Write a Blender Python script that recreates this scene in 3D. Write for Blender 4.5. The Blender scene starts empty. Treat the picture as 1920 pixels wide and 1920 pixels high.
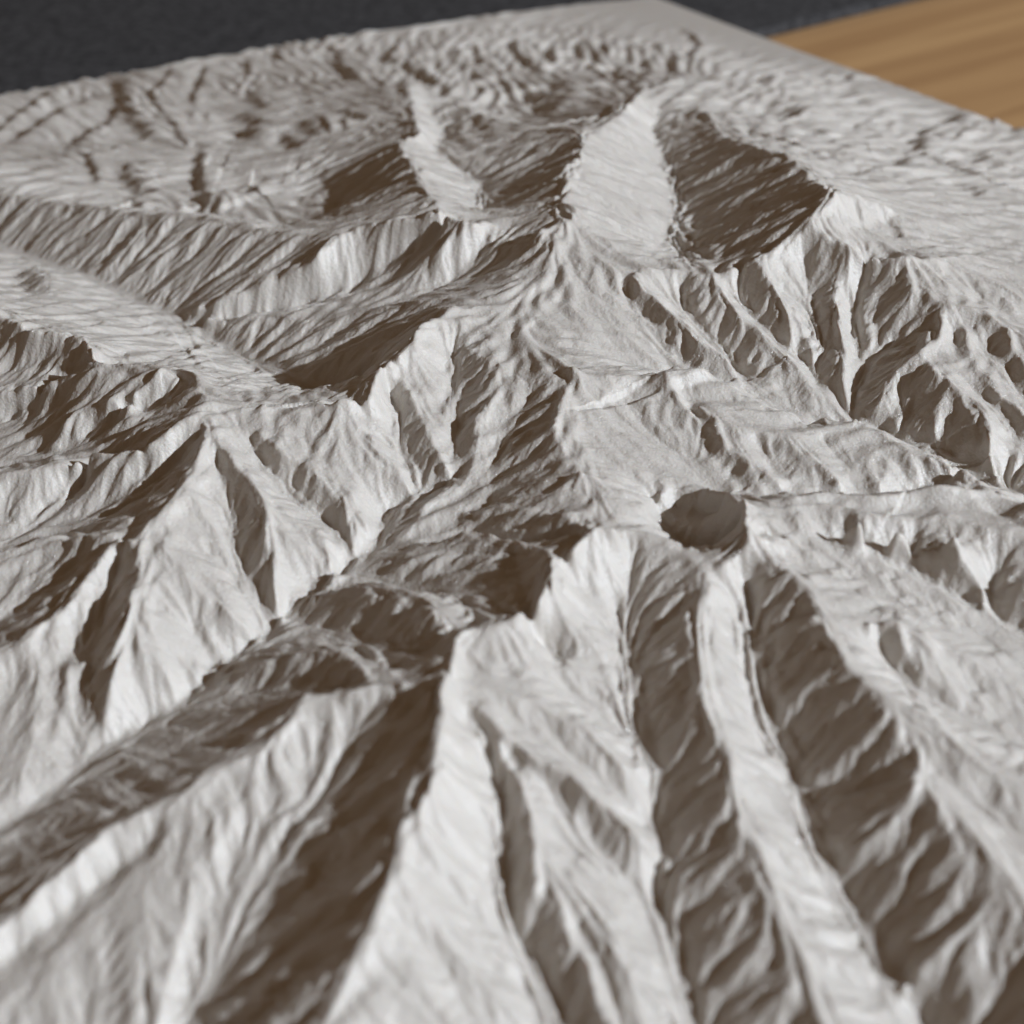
import bpy, math
import numpy as np

# ------------------------------------------------------------------ scene, camera, light
S = 0.07                                   # metres per height unit (camera height above the plain)
FOV, PITCH = 38.0, 33.2
C = bpy.context.scene
C.render.engine = 'CYCLES'
C.cycles.use_denoising = True
C.cycles.max_bounces = 8
C.view_settings.view_transform = 'Standard'
C.view_settings.look = 'None'
C.view_settings.gamma = 1
C.view_settings.exposure = 0.0
C.view_settings.use_curve_mapping = False
C.unit_settings.system = 'METRIC'

cam_d = bpy.data.cameras.new('camera')
cam = bpy.data.objects.new('camera', cam_d)
C.collection.objects.link(cam)
cam.location = (0, 0, S)
cam.rotation_euler = (math.radians(90 - PITCH), 0, 0)
cam_d.sensor_fit = 'HORIZONTAL'
cam_d.sensor_width = 36
cam_d.lens = 18 / math.tan(math.radians(FOV / 2))
cam_d.clip_start = 0.002
cam_d.clip_end = 20
cam_d.dof.use_dof = True
cam_d.dof.focus_distance = 1.92 * S
cam_d.dof.aperture_fstop = 34
C.camera = cam

W = bpy.data.worlds.new('World')
C.world = W
W.use_nodes = True
bg = W.node_tree.nodes['Background']
bg.inputs['Color'].default_value = (1.0, 0.63, 0.36, 1)      # dim warm room around the sunlit table
bg.inputs['Strength'].default_value = 0.098

SUN_AZ, SUN_EL = -20.0, 27.5                 # degrees: light arrives from the right of the camera
ld = bpy.data.lights.new('window_light', 'SPOT')
ld.energy = 146
ld.color = (0.865, 0.935, 1.02)
ld.shadow_soft_size = 0.013
ld.spot_size = math.radians(46)
ld.spot_blend = 0.3
lamp = bpy.data.objects.new('window_light', ld)
C.collection.objects.link(lamp)
az, el = math.radians(SUN_AZ), math.radians(SUN_EL)
tgt = np.array([0.0, 2.0 * S, 0.0])
lp = tgt + 1.7 * np.array([math.cos(az) * math.cos(el), math.sin(az) * math.cos(el), math.sin(el)])
lamp.location = lp
from mathutils import Vector
lamp.rotation_euler = Vector(tgt - lp).to_track_quat('-Z', 'Y').to_euler()

# ------------------------------------------------------------------ survey of the relief: crest and valley lines
FP = 960 / math.tan(math.radians(FOV / 2))
CP, SP = math.cos(math.radians(PITCH)), math.sin(math.radians(PITCH))

def plan(x, y, z):
    """survey sighting (1920-frame angles) of a point at height z -> plan position"""
    u, v = x - 960.0, y - 960.0
    k = (1.0 - z) / (FP * SP + v * CP)
    return u * k, (FP * CP - v * SP) * k

RELIEF = 0.5                                # height scale of the survey
LINES = """
# main valley, lower left
V 0,1553,-0.02 53,1520 110,1480 167,1420 227,1383 320,1330,0 400,1280 443,1237 527,1173,0.022 590,1125 640,1080,0.045 690,1040,0.055 712,1008,0.06 725,968,0.07 760,940,0.08 810,920,0.09 862,909,0.1
V 700,1035,.077 770,1015,.09 807,1010,.095 853,995,.105 915,955,.12 927,917,.13 923,887,.14 930,847,.155 957,810,.17 990,773,.185 995,745,.2
V 862,909,0.116 858,873,0.131 860,827,0.146 858,773,0.161 853,707,0.181 847,665,0.196
V 770,923,0.104 767,887,0.116 753,853,0.131 750,800,0.151 727,737,0.176
V 655,1060,0.064 655,1050,0.068 640,993,0.081 600,973,0.091 547,933,0.111 500,873,0.141 467,827,0.171
V 520,1168,0.041 473,1080,0.076 440,1017,0.104 427,940,0.136 405,853,0.176
V 375,1290,0.026 367,1212,0.051 360,1181,0.066 379,1146,0.081
# spurs, left centre
R 390,757,.22 387,779 385,820,.205 379,847 362,893,.187 312,954,.17 296,973 260,1015,.158 260,1056 256,1098,.138 248,1129,.13 231,1192,.11 217,1233 204,1296,.07 195,1350,.035
R 395,790,0.214 413,840,0.197 443,873 463,900,0.174 500,947,0.157 497,990,0.144 510,1023,0.127 513,1090,0.097 527,1160,0.057
R 500,947,0.157 567,980,0.127 600,993,0.117 620,1040,0.097 623,1088,0.077
R 430,775,0.207 460,800,0.197 500,827,0.187 533,853,0.177 583,873,0.162 610,913,0.142 640,947,0.122 655,990,0.102 668,1040,0.08
R 510,770,0.207 567,827,0.182 610,870,0.157 650,925,0.13 690,985,0.102
R 640,765,0.202 670,763,0.2 683,783,0.192 697,827,0.174 713,853,0.162 737,870,0.147 770,915,0.117
R 740,700,0.214 757,720,0.209 783,767,0.192 800,807,0.177 820,847,0.157 840,883,0.14 860,905,0.125
R 880,655,0.232 917,680,0.227 937,720,0.217 900,767,0.197 890,807,0.18 893,833,0.167 883,873,0.15 873,905,0.132
R 855,912,.13 830,925,.125 800,945,.12 780,985,.105 740,1015,.088
R 1028,672,0.2503 1063,690,0.2439 1067,717,0.2384 1045,775,0.2275 1040,807,0.223 1063,853,0.2138 1080,877 1103,907,0.2057 1120,917 1140,947,0.202 1150,973 1157,990,0.2002
# centre divide running down to the front
R 1157,990,0.25 1113,997,0.242 1085,1025,0.233 1060,1047,0.225 1035,1045,0.225 1033,1070,0.222 1032,1095,0.218 1010,1130,0.212 970,1163,0.208 940,1170 880,1180,0.208 862,1190,0.21 855,1230,0.215 838,1265,0.22 827,1300,0.217 833,1330,0.212 820,1373,0.205 817,1457,0.19 800,1493,0.18 760,1547,0.168 747,1613,0.154 720,1680,0.142 690,1757,0.127 660,1813,0.116 640,1853,0.108 600,1920,0.095
R 1113,997,0.22 1053,970,0.193 1000,960,0.178 933,948,0.156 900,958,0.143
R 1030,1045,0.21 1010,1030,0.198 993,1023,0.193 953,1017,0.18 917,1003,0.17 870,1003,0.153 830,1020,0.137 760,1035,0.117
R 862,1190,0.195 827,1160,0.18 800,1127,0.17 773,1117,0.163 750,1107,0.157 717,1097,0.145 640,1100,0.115
R 838,1268,0.205 800,1282,0.195 770,1284,0.19 700,1282,0.175 675,1250,0.165 640,1220,0.155 600,1216,0.137 540,1240,0.11 470,1250,0.08
R 770,1284,0.188 700,1290,0.181 640,1303,0.171 573,1307,0.163 547,1350,0.151 503,1390,0.139 463,1420,0.13 417,1437,0.121 377,1453,0.113 360,1480,0.11 320,1503,0.103 227,1553,0.085 193,1557,0.081 180,1580,0.08 160,1600,0.078 103,1640,0.068 50,1697,0.063 0,1737,0.058
V 1080,1040,0.145 1000,1035,0.125 930,1025,0.11 860,1015,0.095 800,1020,0.085
V 985,1135,0.14 940,1120,0.12 820,1117,0.1 767,1107,0.085 660,1075,0.065
V 850,1205,0.145 800,1250,0.12 740,1240,0.095 640,1180,0.07 560,1170,0.05
V 660,1300,0.125 600,1290,0.1 540,1290,0.08 440,1290,0.045 400,1285,0.027
# front left: second valley and the dark slope of the divide
V 815,1318,0.165 790,1340,0.15 750,1385,0.125 700,1450,0.1 655,1540,0.073 633,1600,0.057 597,1660,0.04 560,1723,0.025 483,1800,0.005 423,1863,-0.01 350,1925,-0.022
R 640,1330,.145 600,1400,.118 560,1500,.088 575,1560,.075
R 470,1440,.112 420,1560,.078 360,1660,.052 330,1800,.03 300,1900,.015
V 470,1560,0.058 400,1680,0.031 345,1800,0.008 330,1880,-0.004
V 300,1560,.06 200,1650,.035 90,1740,.02 0,1800,.01
R 250,1620,.055 150,1750,.035 40,1850,.02 0,1880,.015
# front centre spurs
R 840,1280,0.189 893,1330,0.174 960,1397,0.152 1007,1430,0.14 1067,1453,0.128 1107,1493,0.114 1150,1527,0.1 1207,1573,0.082 1245,1615,0.047
R 862,1215,.184 873,1280,.18 940,1297,.172 1007,1310,.162 1047,1343,.148 1100,1367,.136 1133,1407,.12 1180,1437,.102 1235,1450,.068
V 960,1350,0.146 1023,1387,0.126 1090,1433,0.104 1123,1467,0.091 1160,1507,0.074 1233,1565,0.036
V 960,1420,0.126 1000,1457,0.111 1067,1507,0.088 1113,1563,0.066 1140,1613,0.051 1167,1653,0.036 1220,1705,0.01
V 870,1350,0.154 907,1380,0.136 923,1420,0.118 940,1497,0.088 950,1557,0.068 953,1630,0.046 955,1690,0.031 967,1747,0.018 997,1790,0.006 1030,1840,-0.006 1057,1920,-0.019
R 905,1370,0.157 960,1440,0.137 980,1493,0.122 985,1550,0.106 1000,1600,0.094 1003,1670,0.078 1045,1705,0.068 1075,1765,0.056 1100,1815,0.047 1125,1890,0.035 1140,1920,0.03
R 1003,1670,.076 1060,1660,.076 1120,1700,.062 1160,1800,.045 1200,1920,.025
V 1075,1740,0.043 1110,1790,0.032 1150,1870,0.018 1170,1920,0.011
V 960,1060,.13 1000,1200,.135 1050,1260,.115
R 980,1165,.176 1020,1210,.16 1090,1260,.135 1150,1310,.11
R 1045,1052,.193 1090,1120,.165 1130,1180,.135
V 1060,1290,0.121 1130,1330,0.096 1180,1380,0.076 1232,1425,0.054
# right: two dark trenches and their crests
V 1180,1025,.19 1185,1060,.17 1165,1140,.13 1172,1190,.115 1190,1250,.1 1210,1340,.078 1230,1420,.06 1243,1500,.045 1245,1560,.035 1250,1615,.026 1225,1640,.02 1230,1680,.014 1260,1750,.003 1280,1830,-.008 1300,1910,-.018
R 1157,990,.215 1200,1002,.206 1250,1012,.2 1300,1055,.198 1337,1072,.196 1317,1120,.192 1307,1173,.178 1310,1240,.165 1323,1330,.148 1350,1387,.138 1370,1420,.132 1373,1480,.122 1380,1513,.116 1382,1563,.108 1417,1580,.107 1430,1630,.099 1453,1673,.092 1467,1723,.084 1500,1773,.078 1513,1827,.07 1547,1913,.058
V 1385,1078,.165 1400,1113,.142 1413,1173,.12 1427,1280,.092 1437,1320,.083 1457,1390,.068 1487,1440,.058 1493,1467,.053 1527,1513,.046 1537,1543,.041 1533,1567,.036 1563,1627,.026 1587,1680,.018 1627,1747,.01 1667,1807,.003 1700,1873,-.006 1730,1920,-.012
R 1337,1072,.196 1372,1058,.2 1392,1040,.212 1407,1013,.232
R 1215,942,.15 1240,925,.148 1262,918,.145 1310,918,.145 1360,930,.175 1392,945,.225 1403,1000,.24 1407,1013,.232 1430,1047,.205 1460,1063 1477,1070,.198 1497,1097,.198 1523,1113 1527,1140,.196 1547,1173,.194 1563,1207 1590,1247,.188 1620,1283,.186 1637,1310,.182 1673,1347,.174 1727,1413,.162 1712,1453,.155 1717,1487,.15 1743,1507,.147 1763,1540,.141 1807,1580,.133 1840,1617,.126 1843,1680,.115 1873,1720,.108 1900,1757,.102 1920,1780,.1
V 1222,957,.1 1248,992,.09 1300,1045,.078 1340,1062,.08 1378,1045,.1
V 1265,955,.1 1310,970,.092 1350,985,.1
R 1610,1270,.188 1633,1280,.186 1670,1310,.183 1713,1333,.178 1757,1353,.172 1790,1390,.165 1820,1423,.158 1867,1450,.15 1920,1467,.142
R 1717,1487,.15 1757,1493,.15 1800,1537,.145 1847,1587,.138 1880,1633,.131 1920,1697,.122
V 1740,1430,.148 1800,1490,.134 1860,1540,.122 1920,1600,.11
R 1700,1400,.166 1610,1430,.12 1560,1470,.08 1530,1500,.055
R 1720,1490,.15 1650,1560,.105 1600,1600,.07 1570,1630,.04
R 1850,1700,.112 1760,1770,.08 1700,1840,.045
V 1690,1440,.13 1620,1480,.095 1550,1540,.055
V 1740,1540,.125 1680,1620,.085 1600,1680,.035
R 1375,1470,.124 1320,1500,.095 1260,1540,.055
R 1400,1570,.108 1340,1640,.075 1280,1720,.03
R 1460,1710,.086 1400,1790,.055 1340,1870,.015
R 1310,1230,.167 1270,1260,.14 1220,1310,.1
V 1375,1540,.1 1310,1580,.068 1250,1610,.03
# terraces right of the trenches
R 1477,1070,0.202 1520,1108,0.196 1576,1127,0.182 1603,1143,0.175 1632,1166,0.166 1660,1168,0.16 1693,1154,0.157 1728,1185,0.144 1770,1214,0.134 1791,1229,0.129 1874,1235,0.107
R 1632,1166,.184 1687,1165,.176 1682,1183,.17 1695,1214,.155 1710,1240,.14 1730,1300,.12
R 1728,1185,.162 1747,1204,.153 1743,1235,.14 1770,1300,.12
V 1640,1190,0.15 1665,1230,0.127 1700,1280,0.115 1760,1330,0.105 1830,1360,0.095 1920,1400,0.085
R 1407,1005,0.202 1450,1010,0.188 1520,1014,0.175 1570,1018,0.168 1599,1033,0.163 1620,1045,0.16 1649,1050,0.156 1674,1068,0.15 1707,1077,0.145 1737,1097,0.138 1778,1116,0.128 1816,1139,0.118 1853,1156,0.108 1874,1158,0.106 1907,1181,0.096 1920,1193,0.092
V 1470,1045,0.175 1560,1080,0.16 1640,1105,0.145 1700,1130,0.135 1780,1160,0.115 1850,1200,0.095
V 1430,1005,0.215 1500,1005,0.183 1570,1014,0.157 1640,1046,0.145 1710,1070,0.13 1780,1112,0.115 1857,1154,0.095 1920,1185,0.085
R 1387,950,0.205 1477,955,0.2034 1493,940,0.2066 1580,947,0.2034 1640,970,0.1984 1723,970,0.1968 1780,963,0.1968 1840,993,0.1902 1920,1003,0.187
R 1580,952,.203 1603,964,.2 1614,985,.19 1649,1018,.165 1678,1041,.145 1708,1068,.12
R 1778,962,.2 1735,991,.183 1755,1006,.178 1760,1022,.172 1757,1047,.16 1774,1072,.15 1812,1095,.135 1832,1118,.115 1857,1150,.085
R 1477,955,.203 1500,980,.195 1530,1003,.18
R 1530,945,.203 1550,980,.188 1575,1010,.165
V 1620,960,0.25 1590,1000,0.195 1585,1015,0.16
V 1680,975,0.245 1695,990,0.22 1703,1002,0.205 1707,1043,0.162 1710,1064,0.138
V 1790,1000,0.225 1799,1058,0.175 1820,1077,0.16 1841,1100,0.142 1847,1129,0.126 1860,1150,0.11
R 1920,1010,0.1845 1880,1060,0.1476 1850,1120,0.1066
R 1920,1090,0.17 1890,1120,0.1275 1868,1150,0.0765
R 1387,950,0.205 1420,940,0.205 1480,935,0.205 1563,925,0.2066 1643,935,0.205 1713,920,0.2091 1807,917,0.2091 1863,913,0.205 1910,937,0.1968 1960,960,0.1927
V 1500,947,0.1904 1640,955,0.1856 1750,945,0.1856 1860,960,0.18
V 1350,925,0.1403 1490,927,0.119 1640,935,0.102 1760,918,0.0892 1850,905,0.0765 1910,930,0.068
# middle band
R 1063,690,0.2573 1107,703,0.2448 1150,708,0.2352 1200,705,0.2256 1250,707,0.2189 1313,708,0.2064 1390,740,0.1872 1467,777,0.168 1473,800,0.168
R 1300,755,.21 1347,790,.197 1430,813,.182 1473,820,.176 1533,807,.168 1570,800,.165 1607,790,.162 1666,818,.158 1699,843,.154 1760,860,.15 1800,880,.143 1860,913,.13 1910,937,.12
R 1063,690,0.2546 1097,750,0.2232 1160,807,0.19 1227,840,0.1691 1280,870,0.152 1340,920,0.1283
R 1040,807,0.2278 1107,840,0.2 1153,863,0.186 1207,880,0.1721 1260,912,0.1535
R 1085,880,.232 1150,920,.2 1210,945,.18
V 1090,800,0.211 1150,840,0.189 1210,865,0.168 1270,895,0.151 1310,920,0.136
V 1110,740,0.221 1180,790,0.186 1240,825,0.166 1300,870,0.146 1355,922,0.126
R 1250,707,0.23 1280,757,0.207 1343,813,0.182 1363,840,0.174 1413,870,0.16 1447,900,0.147 1487,927,0.134
V 1275,730,0.201 1300,780,0.176 1330,830,0.161 1360,880,0.144 1400,922,0.126
R 1473,820,0.178 1513,857,0.162 1567,897,0.144 1590,930,0.13
V 1420,830,0.158 1440,870,0.144 1480,905,0.133 1510,928,0.122
R 1567,827,.155 1600,855,.146 1633,880,.138 1660,930,.12
V 1545,830,0.148 1600,890,0.128 1640,930,0.111
V 1120,653,.2 1174,680,.18 1207,700,.17 1255,706,.152 1320,708,.142 1390,736,.125 1467,772,.11 1530,800,.1 1593,788,.1 1616,788,.095 1666,815,.088 1760,857,.078 1850,898,.068 1910,930,.06
# spurs in front of the two great hollows
R 1191,506,0.258 1199,543,0.243 1237,570,0.228 1266,602,0.213 1285,610,0.208 1307,645,0.191 1328,656,0.185 1360,679,0.168 1389,722,0.138
R 1191,506,.25 1166,541,.235 1147,562,.228 1155,585,.22 1182,604,.208 1212,631,.19 1220,656,.18 1249,690,.158
R 1199,591,.21 1237,618,.195 1266,647,.178 1307,692,.15
V 1180,560,0.211 1210,600,0.194 1250,645,0.17 1290,695,0.144
V 1270,545,0.206 1280,577,0.191 1307,614,0.171 1345,654,0.148 1380,700,0.124 1395,725,0.116
R 1335,522,0.242 1351,552,0.23 1374,572,0.22 1385,593,0.21 1412,618,0.197 1432,641,0.186 1462,660,0.174 1485,687,0.16 1520,720,0.14 1547,737,0.127 1590,785,0.102
R 1316,522,.24 1310,560,.215 1303,600,.185
V 1385,527,0.211 1391,560,0.196 1407,589,0.181 1432,622,0.163 1453,639,0.154 1482,662,0.143 1516,688,0.128 1541,729,0.111 1562,745,0.104 1590,783,0.093
R 1414,491,0.26 1432,527,0.244 1457,556,0.228 1474,574,0.22 1480,606,0.202 1482,643,0.172
R 1474,574,.218 1500,610,.195 1520,650,.165 1528,685,.14
V 1507,500,0.226 1520,577,0.186 1532,593,0.178 1541,633,0.158 1545,656,0.148 1526,690,0.129
R 1591,483,.262 1587,518,.245 1572,533,.237 1562,560,.223 1568,577,.215 1574,606,.2 1578,648,.178 1585,658,.172 1585,689,.157 1580,710,.145 1587,741,.125 1592,780,.1
V 1620,500,.235 1620,522,.225 1603,585,.185 1603,616,.17 1603,658,.15 1614,679,.14 1628,695,.132 1620,720,.12 1601,748,.107 1603,768,.1 1616,787,.095
V 1628,695,.132 1637,691,.135 1653,660,.15 1690,645,.17 1728,641,.19
R 1650,500,.25 1632,597,.195 1637,622,.182 1632,648,.168 1650,656,.157
R 1691,487,.27 1687,508,.262 1703,537,.255 1741,556,.252 1772,572,.248 1768,606,.232 1760,637,.22 1735,645,.215 1726,664,.21 1743,689,.205 1770,716,.197 1789,722,.195 1816,745,.187 1839,762,.182 1853,789,.172 1855,814,.162 1853,835,.152 1862,860,.138 1880,905,.1
R 1726,666,.21 1701,670,.198 1680,700,.175 1655,729,.15 1635,762,.125 1620,785,.1
R 1657,731,.15 1664,762,.135 1682,808,.105
V 1700,740,.145 1720,790,.12 1740,845,.09
R 1789,722,.195 1760,770,.155 1751,802,.135 1765,850,.095
V 1805,715,.18 1832,737,.168 1878,768,.148 1893,802,.135 1920,860,.11
R 1812,600,.225 1812,637,.213 1828,683,.196 1849,710,.187 1874,747,.175 1905,762,.17 1916,777,.165 1960,830,.14
V 1790,620,.205 1800,680,.185
R 1772,572,.248 1816,577,.245 1847,589,.24 1885,610,.232 1920,625,.225 1980,650,.21
V 1860,640,.2 1890,700,.175 1930,750,.155
R 1885,610,.232 1900,660,.21 1930,700,.19
R 1691,487,.27 1739,485,.262 1760,502,.255 1812,525,.242 1885,543,.228 1905,554,.222 1940,590,.205
V 1820,560,.228 1870,572,.218 1920,600,.205
# great hollows at the back
R 1160,222,.215 1097,260,.235 1087,297,.24 1047,327,.24 1070,347,.243 1053,380,.247 1080,393,.25 1063,423,.25 1010,430,.25 1015,440,.253 1040,467,.255 1000,492,.25 973,510,.247 950,547,.25 920,573,.25 853,577,.26 780,620,.262 775,645,.26 720,690,.25 690,748,.232 630,755,.23 560,768,.21 470,765,.207 390,757,.22
R 1063,243,.22 1097,260,.235
R 1160,222,.215 1207,172,.17 1250,157,.14 1340,145,.09
R 1285,197,.15 1327,217,.18 1350,247,.2 1377,267,.215 1430,280,.235 1473,290,.247 1490,307,.255 1510,320,.262 1520,337,.268 1563,363,.295 1540,393,.285 1510,413,.278 1507,430,.273 1467,463,.262 1420,487,.258 1393,500,.25 1330,520,.24 1260,507,.24 1191,506,.25 1130,490,.252 1040,467,.255
R 1285,197,.15 1250,207,.14 1225,225,.13
V 1220,235,.135 1240,283,.135 1257,317,.132 1273,367,.13 1290,410,.127 1300,450,.125 1290,485,.13 1300,510,.14
R 1510,413,.278 1563,453,.27 1613,477,.265 1640,487,.262 1690,487,.27
V 1590,430,.255 1650,420,.23 1720,400,.19 1800,400,.15 1920,410,.12
R 1563,363,.295 1620,370,.255 1680,400,.225 1740,430,.2 1830,450,.165 1920,455,.14
R 1739,485,.262 1800,482,.235 1860,490,.21 1920,500,.19
V 1700,470,.25 1780,470,.22 1860,478,.185 1920,480,.165
R 767,150,.12 770,187,.14 780,233,.175 790,250,.182 750,272,.19 757,293,.197 780,317,.205 783,347,.215 800,360,.22 820,383,.226 827,407,.23 887,423,.235
V 803,153,.09 807,207,.105 833,247,.12 813,285,.145 850,305,.14 900,343,.135 917,383,.14 910,405,.155
V 917,383,.14 960,390,.14 1000,380,.15
R 853,187,.11 890,213,.14 933,227,.165 990,247,.185 1057,242,.215
V 870,180,.07 933,215,.085 990,230,.1 1050,232,.13
R 887,423,.235 913,420,.222 960,437,.215 1007,430,.235 
R 887,423,.235 840,457,.215 817,473,.205 800,520,.175 790,548,.16
V 907,455,.205 893,493,.19 827,533,.165 780,560,.155 700,568,.14
R 1007,440,.24 960,480,.215 880,530,.185
V 883,437,.21 850,450,.19 740,500,.15 640,547,.1 520,580,.06 390,605,.03
R 853,577,.25 807,567,.205 740,572,.16 640,582,.115 520,590,.082 380,602,.045
R 0,367,.045 133,383,.07 293,400,.105 377,403,.12 433,417,.132 500,430,.148 583,443,.168 640,432,.185 740,418,.212 827,407,.23
R 640,437,.192 590,490,.17 530,522,.13 433,555,.09 370,580,.05
V 0,457,-.02 67,483,-.015 160,520,-.005 213,547,.0 300,580,.008 367,607,.01 400,640,.01 485,685,.012 547,725,.018 600,750,.025 680,745,.045
V 0,350,.05 133,370,.055 293,390,.062 433,405,.07 560,425,.08 640,400,.09 600,350,.07
# left range
R 0,590,.19 60,625,.192 133,629,.195 162,643,.197 179,681,.2 248,687,.205 281,685 304,693,.21 344,695,.215 367,708,.218 375,737,.22 390,757,.22
R 75,614,.192 42,633,.165 0,650,.14
R 390,757,0.24 358,781,0.225 331,804,0.21 312,822,0.198 287,837,0.185 273,841,0.18 260,850,0.17 208,858,0.15 175,852,0.147 152,864,0.138 104,870,0.125 62,885,0.115 0,895,0.1
R 273,841,.16 270,875,.142 258,915,.115
R 150,866,.118 110,910,.085 60,960,.055
R 304,693,0.225 281,714,0.205 250,739,0.185 244,768,0.167 215,758,0.162 146,766,0.135 120,800,0.11
V 335,745,0.177 292,765,0.147 250,787,0.12 187,812,0.094 156,831,0.08 117,850,0.064 62,858,0.048 0,872,0.032
V 125,768,0.087 83,810,0.062 33,852,0.04
V 235,705,0.152 170,722,0.114 117,737,0.087 83,760,0.07 0,785,0.037
V 0,690,.11 60,680,.13 120,660,.16
R 170,690,.19 100,720,.135 0,745,.09
V 381,831,0.172 344,868,0.14 312,910,0.114 271,933,0.094 208,967,0.074 146,996,0.059 83,1003,0.046 0,1033,0.027
V 229,858,0.104 187,885,0.085 146,918,0.07 125,933,0.065 83,952,0.054 48,992,0.038 0,1030,0.027
R 250,1017,0.165 208,1009,0.143 150,1008,0.12 60,1018,0.09 0,1042,0.075
R 150,1010,.105 94,1037,.085 42,1065,.072 0,1092,.06
V 244,1027,0.124 225,1067,0.102 204,1108,0.082 204,1140,0.072 183,1175,0.06 177,1212,0.047 175,1275,0.027 160,1380,0.002 140,1450,-0.01
R 208,1029,0.141 177,1069,0.126 158,1098,0.116 135,1127,0.106 94,1165,0.096 52,1185,0.088 42,1208,0.081 0,1223,0.074
V 167,1029,0.094 125,1071,0.07 112,1098,0.06 62,1131,0.044 0,1171,0.027
R 94,1165,.09 70,1280,.052 50,1400,.022 30,1490,.008
R 200,1230,.08 130,1250,.06 100,1390,.02
V 110,1230,.055 105,1330,.03 70,1430,.01
V 30,1260,.045 20,1380,.02 0,1450,.01
R 256,1110,.135 300,1220,.085 330,1290,.035
R 300,1030,.15 380,1100,.11 430,1150,.085 480,1190,.05
# plains at the back: anchors
P 1700,300,.06 1600,200,.03 1800,420,.11 1850,330,.055 1400,120,.03 1250,60,.012 1000,130,.035 700,150,.02 650,230,.04 450,250,.05 200,250,.05 50,330,.055 1100,190,.06 960,180,.05
R -300,207,.03 0,166,.025 100,160,.03 230,131,.03 330,109,.03 420,102,.02 500,91,.01 600,75,.005 700,58,0 850,27,0 960,3,0 1222,-8,0 1330,28,0 1420,57,0 1500,90,.0 1600,122,.005 1750,178,.01 1920,243,.01 2100,312,.02
P 600,77,.0 700,58,.0 850,25,.0 960,2,.0 1100,0,.0 1230,5,.0 1330,28,.0 1420,57,.0 1600,120,.0 1750,178,.01 1920,240,.02 1500,90,.0
P 0,168,.04 100,160,.04 230,130,.035 330,110,.03 420,102,.025 500,92,.01
P 560,330,.06 520,380,.07 450,330,.06
"""

def read_lines():
    out = []
    for ln in LINES.strip().splitlines():
        if ln.startswith('#') or not ln.strip():
            continue
        t = ln.split()
        pts, zs = [], []
        for p in t[1:]:
            q = p.split(',')
            pts.append((float(q[0]), float(q[1])))
            zs.append(float(q[2]) if len(q) > 2 else np.nan)
        pts, zs = np.array(pts), np.array(zs)
        arc = np.concatenate([[0], np.cumsum(np.hypot(*np.diff(pts, axis=0).T))]) if len(pts) > 1 else np.zeros(1)
        ok = ~np.isnan(zs)
        zs = RELIEF * np.interp(arc, arc[ok], zs[ok])
        zs = zs * np.interp(pts[:, 1], (20, 150, 250, 400, 520, 650, 800), (1, 1.25, 1.42, 1.38, 1.08, 1.02, 1))   # the back range is the high one
        zs = zs - 0.03 * np.clip((pts[:, 1] - 950) / 950, 0, 1)                                                  # the land falls to the front edge
        P = np.array([(*plan(x, y, z), z) for (x, y), z in zip(pts, zs)])
        for k, e, q in ((-1, P[-1], P[-2] if len(P) > 1 else None), (0, P[0], P[1] if len(P) > 1 else None)):
            x, y = pts[k]
            if t[0] != 'P' and q is not None and (x < 8 or x > 1912 or y > 1890):   # carry lines on past the sighted area
                d = (e - q) / max(np.hypot(*(e - q)[:2]), 1e-6)
                d[2] = np.clip(d[2], -.25, .25)
                d[2] = min(d[2], -.06)
                ext = e + d * np.array([.4, .4, .28])
                P = np.vstack([P, ext]) if k else np.vstack([ext, P])
        out.append((t[0], P))
    return out


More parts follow.
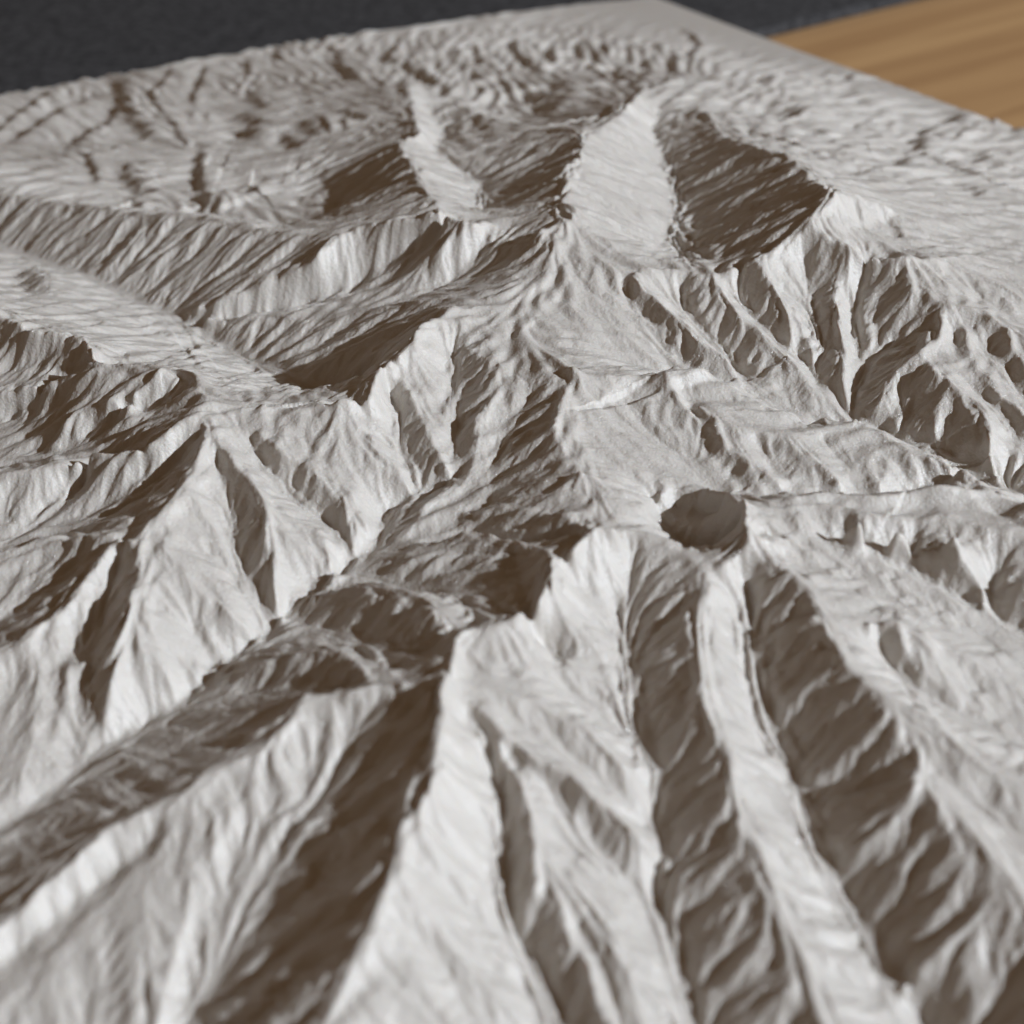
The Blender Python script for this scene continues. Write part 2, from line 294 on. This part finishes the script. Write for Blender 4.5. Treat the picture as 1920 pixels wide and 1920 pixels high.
STEPS = """
10,.011 133,153 87,172 54,197 21,217 0,234 -40,262
12,.011 183,174 146,195 112,205 83,224 46,249 20,268
16,.013 208,143 221,163 231,180 225,199 200,222 167,245 146,263 125,286
14,.013 235,205 250,226 269,243 285,257
14,.013 321,122 308,151 285,172 287,201 298,217 325,238 342,263 352,270
10,.009 383,118 375,159 360,180 365,205
20,.018 375,268 375,299 371,318 375,347 385,375 372,400
16,.013 158,288 175,317 183,345
16,.013 227,309 240,334 262,351 292,367
10,.009 219,376 246,372 271,392
12,.012 458,108 466,129 462,141
7,.007 514,93 527,114
6,.006 545,93 550,106
6,.006 577,93 581,102
9,.009 622,95 637,120 656,137 670,154
8,.008 456,177 481,189 510,206
9,.009 443,210 460,220 485,231 518,239
14,.012 450,239 468,252 497,264
14,.012 522,247 547,264 564,277
12,.011 558,233 585,247 600,260
9,.01 595,225 610,241 622,258
8,.009 640,232 650,248
10,.009 447,314 477,316
10,.009 537,322 558,318
12,.01 381,320 422,316
12,.011 422,350 468,352 514,339
14,.012 385,375 412,393
10,.006 553,172 620,185
8,.005 630,210 693,233
6,.005 570,300 590,304
12,.013 740,83 723,107 757,125 790,138 823,155 845,180 873,197
6,.006 835,90 857,102
6,.006 840,123 857,140
8,.008 893,133 907,150
7,.008 900,107 907,120
6,.006 882,85 897,100
8,.008 930,95 934,107
16,.016 960,67 973,93 990,117 1007,147
7,.008 1012,88 1040,97 1070,105
10,.01 1077,80 1098,90 1122,108
7,.008 1082,117 1100,132
8,.009 982,172 1010,182 1033,185 1067,195
10,.01 1030,155 1057,163 1080,172
8,.009 995,190 1020,198 1043,210
7,.008 1148,127 1173,147 1197,167
9,.009 1200,113 1220,127
6,.007 1232,82 1224,94
8,.008 1132,223 1153,223
6,.006 1035,125 1053,128
9,.01 1270,51 1295,65 1311,85 1298,101 1293,131 1288,145
9,.01 1267,99 1263,113 1259,142
12,.011 1428,160 1442,142
6,.007 1375,172 1408,171
18,.015 1474,203 1492,224
8,.01 1440,268 1465,267
4,.005 1513,184 1541,173 1559,165
6,.006 1532,251 1548,257
3,.004 1410,237 1447,228
4,.005 1540,290 1563,289
5,.006 1585,143 1597,147
3,.004 1560,162 1581,151
4,.005 1564,192 1584,182 1607,169 1635,166
6,.007 1612,190 1628,196
4,.005 1575,242 1601,239 1626,229 1646,220 1672,203
8,.009 1729,235 1757,259
16,.014 1720,257 1724,284
12,.012 1766,246 1791,222 1799,210
9,.011 1702,295 1689,314 1644,323 1598,340
9,.01 1764,316 1798,309
9,.01 1834,308 1852,289
4,.005 1783,271 1811,250 1826,239
6,.007 1843,256 1846,244
8,.008 1897,252 1908,240
4,.005 1860,220 1862,238
5,.006 1888,292 1902,290
5,.005 1631,254 1652,246
5,.005 1644,271 1658,268
5,.005 1620,281 1634,284
5,.006 1565,290 1597,276
10,.006 1819,353 1837,377
5,.005 1601,392 1616,417 1627,441
6,.005 1654,409 1676,428 1691,452
5,.006 1140,704 1160,708
14,.013 1198,713 1225,723 1253,731
6,.008 1500,1030 1530,1034
7,.009 1545,1068 1580,1062
5,.007 1600,1108 1630,1104
6,.008 1640,1075 1660,1070
6,.008 1700,1140 1730,1134
5,.007 1755,1150 1780,1145
5,.006 1500,1085 1530,1080
8,.009 1760,1200 1790,1215
6,.008 1670,1155 1690,1166
7,.009 1850,1225 1880,1222
8,.009 1700,1310 1730,1320
6,.008 1820,1300 1850,1296
6,.008 1860,1360 1885,1352
3,.004 1452,784 1474,780
6,.006 1510,806 1540,803 1600,795
6,.008 1645,941 1700,947 1775,956
6,.007 1652,962 1715,967
8,.009 1750,931 1803,924
4,.005 1690,926 1728,921
8,.009 1900,946 1945,940
10,.01 1883,975 1945,968
5,.006 1875,988 1945,992
5,.006 1668,1087 1690,1083
5,.006 1582,1091 1608,1084
4,.005 1678,1121 1699,1116
6,.006 1720,1111 1737,1118
3,.004 1638,1146 1654,1141
12,.011 1803,1162 1842,1173
4,.005 168,586 192,581
3,.005 160,617 197,605
6,.007 263,616 302,607
7,.008 343,657 382,661
4,.006 288,685 324,670
3,.005 203,675 247,669
14,.015 50,503 58,530 85,552
"""

# the print stands square on its own axes; its far corner is the one in view
def corner_axes():
    Cc = np.array(plan(1222, -8, 0.0))
    A = np.array(plan(1920, 243, 0.01)) - Cc
    A /= np.hypot(*A)
    B = np.array(plan(0, 166, 0.025)) - Cc
    B /= np.hypot(*B)
    ang = (math.atan2(A[1], A[0]) + math.atan2(B[1], B[0])) / 2     # square up the two measured edges
    A = np.array([math.cos(ang + math.pi / 4), math.sin(ang + math.pi / 4)])
    B = np.array([math.cos(ang - math.pi / 4), math.sin(ang - math.pi / 4)])
    return Cc, A, B
CORNER, AX, BX = corner_axes()
SIDE = 3.6
N = 1800

def blur(a, r):
    """separable box blur, applied twice"""
    r = int(r)
    if r < 1:
        return a
    for _ in range(2):
        for ax in (0, 1):
            p = np.pad(a, [(r + 1, r) if i == ax else (0, 0) for i in (0, 1)], mode='edge').astype(np.float64)
            c = np.cumsum(p, axis=ax)
            n = a.shape[ax]
            a = (np.take(c, np.arange(2 * r + 1, 2 * r + 1 + n), axis=ax) - np.take(c, np.arange(0, n), axis=ax)) / (2 * r + 1)
    return a.astype(np.float32)

def up2(a, n):
    """bilinear resample of a square array to n x n"""
    m = a.shape[0]
    x = np.linspace(0, m - 1, n)
    i = np.minimum(x.astype(int), m - 2)
    f = (x - i).astype(np.float32)
    r = a[i] * (1 - f)[:, None] + a[i + 1] * f[:, None]
    return r[:, i] * (1 - f)[None, :] + r[:, i + 1] * f[None, :]

def solve_surface():
    pts, soft = [], []
    for kind, P in read_lines():
        if kind == 'P' or len(P) < 2:
            soft.append(P)
            continue
        seg = []
        for a, b in zip(P[:-1], P[1:]):
            k = max(2, int(np.hypot(*(b - a)[:2]) / (SIDE / N) * 2))
            seg.append(a + (b - a) * np.linspace(0, 1, k)[:, None])
        pts.append(np.concatenate(seg))
    def grid_pos(Q):
        d = Q[:, :2] - CORNER
        s, t = d @ AX / SIDE, d @ BX / SIDE
        keep = (s >= -.01) & (s <= 1) & (t >= -.01) & (t <= 1)
        return np.clip(s[keep], 0, 1), np.clip(t[keep], 0, 1), Q[keep, 2]
    lines = grid_pos(np.concatenate(pts))
    both = grid_pos(np.concatenate(pts + soft))     # the plain's spot heights only steer the coarse passes
    z = lines[2]
    h = None
    for n, it in ((47, 400), (94, 300), (188, 250), (375, 200), (750, 160), (N, 60)):
        s, t, z = both if n < 100 else lines
        si, ti = np.rint(s * (n - 1)).astype(int), np.rint(t * (n - 1)).astype(int)
        idx = si * n + ti
        cnt = np.bincount(idx, minlength=n * n)
        sm = np.bincount(idx, weights=z, minlength=n * n)
        fix = (cnt > 0).reshape(n, n)
        val = (sm / np.maximum(cnt, 1)).reshape(n, n).astype(np.float32)
        h = np.full((n, n), z.mean(), np.float32) if h is None else up2(h, n).astype(np.float32)
        h[fix] = val[fix]
        for _ in range(it):
            p = np.pad(h, 1, mode='edge')
            g = 0.25 * (p[:-2, 1:-1] + p[2:, 1:-1] + p[1:-1, :-2] + p[1:-1, 2:])
            h = np.where(fix, val, g)
    return h

def gully(h, lam, amp, seed, smooth, mask, K=2.3, wander=.3):
    """one octave of flutes that run down the slope: stripes across the slope direction, blended from jittered cells"""
    n = h.shape[0]
    cell = SIDE / (n - 1)
    b = blur(h, max(1, smooth / cell))
    gs, gt = np.gradient(b, cell)
    mag = np.hypot(gs, gt) + 1e-6
    ns, nt = (-gt / mag).astype(np.float32), (gs / mag).astype(np.float32)
    fr = 1.0 / (lam * K)
    rng = np.random.default_rng(seed)
    m = int(SIDE / lam / 2.5) + 4                       # the flutes bend and wander a little
    turn = up2(rng.normal(0, wander, (m, m)).astype(np.float32), n)
    ct, st = np.cos(turn), np.sin(turn)
    ns, nt = ns * ct - nt * st, ns * st + nt * ct
    g = (np.arange(n) * cell * fr).astype(np.float32)
    ci = np.floor(g).astype(int)
    m = ci.max() + 6
    js, jt = rng.random((m, m), np.float32) - .5, rng.random((m, m), np.float32) - .5
    c = np.zeros((n, n), np.float32)
    sn = np.zeros((n, n), np.float32)
    w = np.zeros((n, n), np.float32)
    for a in range(-1, 3):
        for e in range(-1, 3):
            I, J = np.ix_(ci + a + 2, ci + e + 2)
            ds = g[:, None] - (ci + a)[:, None] - js[I, J]
            dt = g[None, :] - (ci + e)[None, :] - jt[I, J]
            k = np.exp(-2.2 * (ds * ds + dt * dt))
            ph = (ds * ns + dt * nt) * np.float32(2 * np.pi * K)
            c += k * np.cos(ph)
            sn += k * np.sin(ph)
            w += k
    cc = c / (np.sqrt(c * c + sn * sn) + 0.2 * w)
    return h + (amp * lam * cc * mask).astype(np.float32)

def height_at(h, x, y):
    d = np.array([x, y]) - CORNER
    i = min(max(int(d @ AX / SIDE * (N - 1)), 0), N - 1)
    j = min(max(int(d @ BX / SIDE * (N - 1)), 0), N - 1)
    return float(h[i, j])

def add_steps(h):
    """small scarps of the plateau: each drops away from the light side along its line"""
    cell = SIDE / (N - 1)
    sun = np.array([math.cos(math.radians(SUN_AZ)), math.sin(math.radians(SUN_AZ))])
    out = h.copy()
    for ln in STEPS.strip().splitlines():
        t = ln.split()
        wpx, amp = map(float, t[0].split(','))
        px = np.array([[float(v) for v in p.split(',')] for p in t[1:]])
        def ground(x, y):
            z = 0.03
            for _ in range(6):
                z = 0.5 * z + 0.5 * height_at(h, *plan(x, y, z))
            return np.array(plan(x, y, z))
        P = np.array([ground(x, y) for x, y in px])
        dv = px[-1] - px[0]
        pv = np.array([dv[1], -dv[0]]) / (np.hypot(*dv) + 1e-9)
        m = px[len(px) // 2]
        w = np.hypot(*(ground(*(m + pv * wpx * .5)) - ground(*(m - pv * wpx * .5)))) * .55
        w = min(max(w, 1.6 * cell), .03) * 1.15
        amp = min(amp * 1.6, .8 * w)
        L = max(2.8 * w, .016)
        G = np.stack([(P - CORNER) @ AX, (P - CORNER) @ BX], 1)
        sg = np.array([sun @ AX, sun @ BX])
        lo = np.floor((G.min(0) - 4 * L) / cell).astype(int)
        hi = np.ceil((G.max(0) + 4 * L) / cell).astype(int) + 1
        lo, hi = np.clip(lo, 0, N), np.clip(hi, 0, N)
        if (hi - lo).min() < 2:
            continue
        gs, gt = np.meshgrid(np.arange(lo[0], hi[0]) * cell, np.arange(lo[1], hi[1]) * cell, indexing='ij')
        best = np.full(gs.shape, 1e9)
        f = np.zeros(gs.shape)
        tot = np.concatenate([[0], np.cumsum(np.hypot(*np.diff(G, axis=0).T))])
        for a, b, l0 in zip(G[:-1], G[1:], tot[:-1]):
            e = b - a
            ln_ = np.hypot(*e) + 1e-9
            e = e / ln_
            nrm = np.array([e[1], -e[0]])
            if nrm @ sg < 0:
                nrm = -nrm
            u = (gs - a[0]) * e[0] + (gt - a[1]) * e[1]
            uc = np.clip(u, 0, ln_)
            dx, dy = gs - a[0] - uc * e[0], gt - a[1] - uc * e[1]
            dist = np.hypot(dx, dy)
            sd = dx * nrm[0] + dy * nrm[1]
            along = (l0 + uc) / tot[-1]
            fade = np.clip(np.minimum(along, 1 - along) * 5 + .15, 0, 1)
            val = np.tanh(sd / w) * np.exp(-dist / L) * fade
            sel = dist < best
            best[sel] = dist[sel]
            f[sel] = val[sel] * min(1.0, 1.7 * abs(nrm @ sg))
        out[lo[0]:hi[0], lo[1]:hi[1]] += (amp * f).astype(np.float32)
    return out

HOLLOWS = ((1400, 330, .13, .7), (960, 290, .10, .7), (700, 350, .10, .7), (1330, 975, .09, 1.0), (600, 680, .16, .95), (480, 900, .10, .4), (1600, 640, .12, .3), (120, 830, .15, .7), (200, 1090, .09, .6))   # walls that stay steeper

def ease_walls(h):
    """walls that drop away from the light are eased to a planar flank, raised toward its grazing angle so less of them falls in shade"""
    cell = SIDE / (N - 1)
    a = math.radians(SUN_AZ)
    sun = np.array([math.cos(a), math.sin(a)])
    ds, dt = sun @ AX, sun @ BX
    tan = math.tan(math.radians(SUN_EL - 3.5))
    top = h.copy()
    for k in range(1, 100):
        r = k * 2.0
        i, j = int(round(ds * r)), int(round(dt * r))
        drop = math.hypot(i, j) * cell * tan
        src = h[max(i, 0):N + min(i, 0), max(j, 0):N + min(j, 0)] - drop
        dst = top[max(-i, 0):N + min(-i, 0), max(-j, 0):N + min(-j, 0)]
        np.maximum(dst, src, out=dst)
    g = np.arange(N) * cell
    keep = np.zeros((N, N), np.float32)
    for x, y, r, wt in HOLLOWS:
        c = np.array(plan(x, y, .1)) - CORNER
        keep = np.maximum(keep, wt * np.exp(-((g[:, None] - c @ AX) ** 2 + (g[None, :] - c @ BX) ** 2) / r ** 2))
    h = h + blur((top - h) * (.7 * (1 - keep)), 2)
    return h + .8 * (1 - keep) * np.clip(blur(h, .007 / cell) - h, 0, None)        # creases silt up a little

def build_heights():
    h = blur(solve_surface(), 1.5)
    cell = SIDE / (N - 1)
    gs, gt = np.gradient(blur(h, .018 / cell), cell)
    steep = np.clip((np.hypot(gs, gt) - .06) / .4, 0, 1)        # crests and floors stay smooth, flanks are fluted
    pc = np.array(plan(1310, 985, .045)) - CORNER               # the small hollow at the centre has smooth walls
    gg = np.arange(N) * cell
    steep *= 1 - .85 * np.exp(-((gg[:, None] - pc @ AX) ** 2 + (gg[None, :] - pc @ BX) ** 2) / .055 ** 2)
    low = np.clip((h - .004) / .02, 0, 1) * np.clip((.30 - h) / .1, 0, 1)
    d = (np.arange(N) * cell).astype(np.float32)
    far = np.clip((2.4 - d[:, None]) / .5, 0, 1) * np.clip((2.8 - d[None, :]) / .4, 0, 1)
    plain = blur(low, .03 / cell) * far * (1 - steep)
    hb = blur(h, .05 / cell)
    h = h + .32 * (h - blur(h, .022 / cell)) * blur(np.clip((h - .004) / .02, 0, 1), .02 / cell)      # spurs stand out from their slopes
    h = ease_walls(h)
    h = h + gully(hb, .055, .068, 41, .10, plain, 2.0, .4) - hb
    h = h + gully(hb, .03, .09, 43, .07, plain, 1.8, .4) - hb
    h = gully(h, .075, .04, 3, .03, steep)
    h = gully(h, .042, .07, 7, .018, steep)
    h = add_steps(h)
    h = gully(h, .024, .06, 11, .011, steep)
    h = gully(h, .013, .055, 17, .006, steep)
    h = gully(h, .0075, .045, 23, .004, np.maximum(steep, .25))
    return h

H = build_heights()

# ------------------------------------------------------------------ materials
def new_mat(name):
    m = bpy.data.materials.new(name)
    m.use_nodes = True
    nt = m.node_tree
    return m, nt, nt.nodes['Principled BSDF']

def plastic():
    m, nt, p = new_mat('white_print_plastic')
    p.inputs['Base Color'].default_value = (0.62, 0.585, 0.54, 1)
    p.inputs['Roughness'].default_value = 0.5
    p.inputs['Specular IOR Level'].default_value = 0.5
    p.inputs['Subsurface Weight'].default_value = 0.3
    p.inputs['Subsurface Radius'].default_value = (1.0, 0.62, 0.36)
    p.inputs['Subsurface Scale'].default_value = 0.0004
    tc = nt.nodes.new('ShaderNodeTexCoord')
    last = None
    for scale, detail, dist in ((1300, 3, .00008), (4200, 2, .00006)):      # print skin: soft lumps and a fine grain
        n1 = nt.nodes.new('ShaderNodeTexNoise')
        n1.inputs['Scale'].default_value = scale
        n1.inputs['Detail'].default_value = detail
        bump = nt.nodes.new('ShaderNodeBump')
        bump.inputs['Strength'].default_value = 1.0
        bump.inputs['Distance'].default_value = dist
        nt.links.new(tc.outputs['Object'], n1.inputs['Vector'])
        nt.links.new(n1.outputs['Fac'], bump.inputs['Height'])
        if last:
            nt.links.new(last.outputs['Normal'], bump.inputs['Normal'])
        last = bump
    nt.links.new(last.outputs['Normal'], p.inputs['Normal'])
    sp = nt.nodes.new('ShaderNodeTexNoise')             # tiny facets in the glossy skin that catch the light
    sp.inputs['Scale'].default_value = 5200
    sp.inputs['Detail'].default_value = 1
    sb = nt.nodes.new('ShaderNodeBump')
    sb.inputs['Strength'].default_value = 1.0
    sb.inputs['Distance'].default_value = .0003
    nt.links.new(tc.outputs['Object'], sp.inputs['Vector'])
    nt.links.new(sp.outputs['Fac'], sb.inputs['Height'])
    nt.links.new(sb.outputs['Normal'], p.inputs['Coat Normal'])
    p.inputs['Coat Weight'].default_value = 0.5
    p.inputs['Coat Roughness'].default_value = 0.16
    return m

ge0, ge1 = np.array(plan(1405, 61, -.17)), np.array(plan(1660, -1, -.17))
GRAIN = math.atan2(*(ge1 - ge0)[::-1])      # the boards run along the mat's edge

def wood():
    m, nt, p = new_mat('oiled_wood')
    tc = nt.nodes.new('ShaderNodeTexCoord')
    mp = nt.nodes.new('ShaderNodeMapping')
    mp.vector_type = 'TEXTURE'
    mp.inputs['Rotation'].default_value = (0, 0, GRAIN)
    mp.inputs['Scale'].default_value = (1 / 6, 1 / 90, 1 / 6)
    n1 = nt.nodes.new('ShaderNodeTexNoise')
    n1.inputs['Scale'].default_value = 1.6
    n1.inputs['Detail'].default_value = 6
    n1.inputs['Distortion'].default_value = 0.6
    r = nt.nodes.new('ShaderNodeValToRGB')
    r.color_ramp.elements[0].position = .3
    r.color_ramp.elements[0].color = (.38, .21, .095, 1)
    r.color_ramp.elements[1].position = .7
    r.color_ramp.elements[1].color = (.57, .35, .165, 1)
    nt.links.new(tc.outputs['Object'], mp.inputs['Vector'])
    nt.links.new(mp.outputs['Vector'], n1.inputs['Vector'])
    nt.links.new(n1.outputs['Fac'], r.inputs['Fac'])
    nt.links.new(r.outputs['Color'], p.inputs['Base Color'])
    p.inputs['Roughness'].default_value = .45
    return m

def felt():
    m, nt, p = new_mat('charcoal_felt')
    tc = nt.nodes.new('ShaderNodeTexCoord')
    n1 = nt.nodes.new('ShaderNodeTexNoise')
    n1.inputs['Scale'].default_value = 700
    n1.inputs['Detail'].default_value = 4
    r = nt.nodes.new('ShaderNodeValToRGB')
    r.color_ramp.elements[0].position = .35
    r.color_ramp.elements[0].color = (.012, .012, .014, 1)
    r.color_ramp.elements[1].position = .72
    r.color_ramp.elements[1].color = (.07, .07, .074, 1)
    nt.links.new(tc.outputs['Object'], n1.inputs['Vector'])
    nt.links.new(n1.outputs['Fac'], r.inputs['Fac'])
    nt.links.new(r.outputs['Color'], p.inputs['Base Color'])
    p.inputs['Roughness'].default_value = .95
    bump = nt.nodes.new('ShaderNodeBump')
    bump.inputs['Strength'].default_value = .6
    bump.inputs['Distance'].default_value = .0006
    nt.links.new(n1.outputs['Fac'], bump.inputs['Height'])
    nt.links.new(bump.outputs['Normal'], p.inputs['Normal'])
    return m

# ------------------------------------------------------------------ geometry
def mesh_np(name, co, quads, mat, smooth=None):
    me = bpy.data.meshes.new(name)
    me.vertices.add(len(co))
    me.vertices.foreach_set('co', np.ascontiguousarray(co, np.float32).ravel())
    nq = len(quads)
    me.loops.add(nq * 4)
    me.loops.foreach_set('vertex_index', np.ascontiguousarray(quads, np.int32).ravel())
    me.polygons.add(nq)
    me.polygons.foreach_set('loop_start', np.arange(0, nq * 4, 4, dtype=np.int32))
    if smooth is not None:
        me.polygons.foreach_set('use_smooth', smooth)
    me.update(calc_edges=True)
    me.materials.append(mat)
    o = bpy.data.objects.new(name, me)
    C.collection.objects.link(o)
    return o

BASE = -0.17                                # underside of the print
def relief():
    n = N
    g = np.linspace(0, SIDE, n)
    s, t = np.meshgrid(g, g, indexing='ij')
    x = CORNER[0] + s * AX[0] + t * BX[0]
    y = CORNER[1] + s * AX[1] + t * BX[1]
    top = np.stack([x, y, H], -1).reshape(-1, 3)
    i = np.arange(n * n).reshape(n, n)
    q = np.stack([i[:-1, :-1], i[:-1, 1:], i[1:, 1:], i[1:, :-1]], -1).reshape(-1, 4)
    ring = np.concatenate([i[0, :-1], i[:-1, -1], i[-1, :0:-1], i[:0:-1, 0]])
    rt = top[ring]
    lo = rt.copy(); lo[:, 2] = BASE
    m = len(ring)
    a = n * n + np.arange(m)                # wall top copies keep the rim crisp
    b = a + m
    k = np.roll(np.arange(m), -1)
    wall = np.stack([a[k], a, b, b[k]], -1)
    c0 = n * n + 2 * m
    corners = np.array([top[i[0, 0]], top[i[0, -1]], top[i[-1, -1]], top[i[-1, 0]]]); corners[:, 2] = BASE
    bot = np.array([[c0, c0 + 3, c0 + 2, c0 + 1]])
    co = np.concatenate([top, rt, lo, corners]) * S
    nz = np.cross(co[q[0, 1]] - co[q[0, 0]], co[q[0, 2]] - co[q[0, 0]])[2]
    if nz < 0:
        q = q[:, ::-1]; wall = wall[:, ::-1]; bot = bot[:, ::-1]
    quads = np.concatenate([q, wall, bot])
    sm = np.zeros(len(quads), bool); sm[:len(q)] = True
    org = np.array([CORNER[0] + SIDE / 2 * (AX[0] + BX[0]), CORNER[1] + SIDE / 2 * (AX[1] + BX[1]), BASE]) * S
    o = mesh_np('relief_model', co - org, quads, plastic(), sm)
    o.location = org
    return o

def slab(name, corners, z0, z1, mat, bev=0.0):
    import bmesh
    bm = bmesh.new()
    lo = [bm.verts.new((x, y, z0)) for x, y in corners]
    hi = [bm.verts.new((x, y, z1)) for x, y in corners]
    k = len(corners)
    bm.faces.new(hi)
    bm.faces.new(lo[::-1])
    for i in range(k):
        j = (i + 1) % k
        bm.faces.new((lo[i], lo[j], hi[j], hi[i]))
    bmesh.ops.recalc_face_normals(bm, faces=bm.faces)
    if bev:
        bmesh.ops.bevel(bm, geom=list(bm.edges), offset=bev, segments=3, affect='EDGES', profile=.6)
    me = bpy.data.meshes.new(name)
    bm.to_mesh(me); bm.free()
    me.materials.append(mat)
    o = bpy.data.objects.new(name, me)
    C.collection.objects.link(o)
    return o

model = relief()
model['label'] = 'white plastic relief model of eroded mountain ridges and valleys, lying on the dark mat'
model['category'] = 'relief model'

MAT_T = 0.03                                # mat thickness
zt = BASE - MAT_T
e0 = np.array(plan(1405, 61, BASE)); e1 = np.array(plan(1660, -1, BASE))
ed = (e1 - e0) / np.hypot(*(e1 - e0))       # the mat's edge direction
nd = np.array([-ed[1], ed[0]])
if nd[1] < 0: nd = -nd                       # away from the camera
a0 = e0 - ed * 7.0
mat_pts = [e0 + ed * 6, e0 + ed * 6 + nd * 7, a0 + nd * 7, a0]
felt_o = slab('felt_mat', [(p[0] * S, p[1] * S) for p in mat_pts], zt * S, BASE * S, felt(), 0.0006)
felt_o['label'] = 'charcoal grey flecked felt mat lying on the wooden table behind the white model'
felt_o['category'] = 'mat'

ctr = np.array([0.5, 2.5])
yx = np.array([-ed[1], ed[0]])
tp = [ctr + ed * 9 * i + yx * 9 * j for i, j in ((-1, -1), (1, -1), (1, 1), (-1, 1))]
table = slab('table_top', [(p[0] * S, p[1] * S) for p in tp], (zt - .35) * S, zt * S - 0.0001, wood(), 0.002)
table['label'] = 'warm brown wooden table top with fine straight grain beneath the mat and model'
table['category'] = 'table'
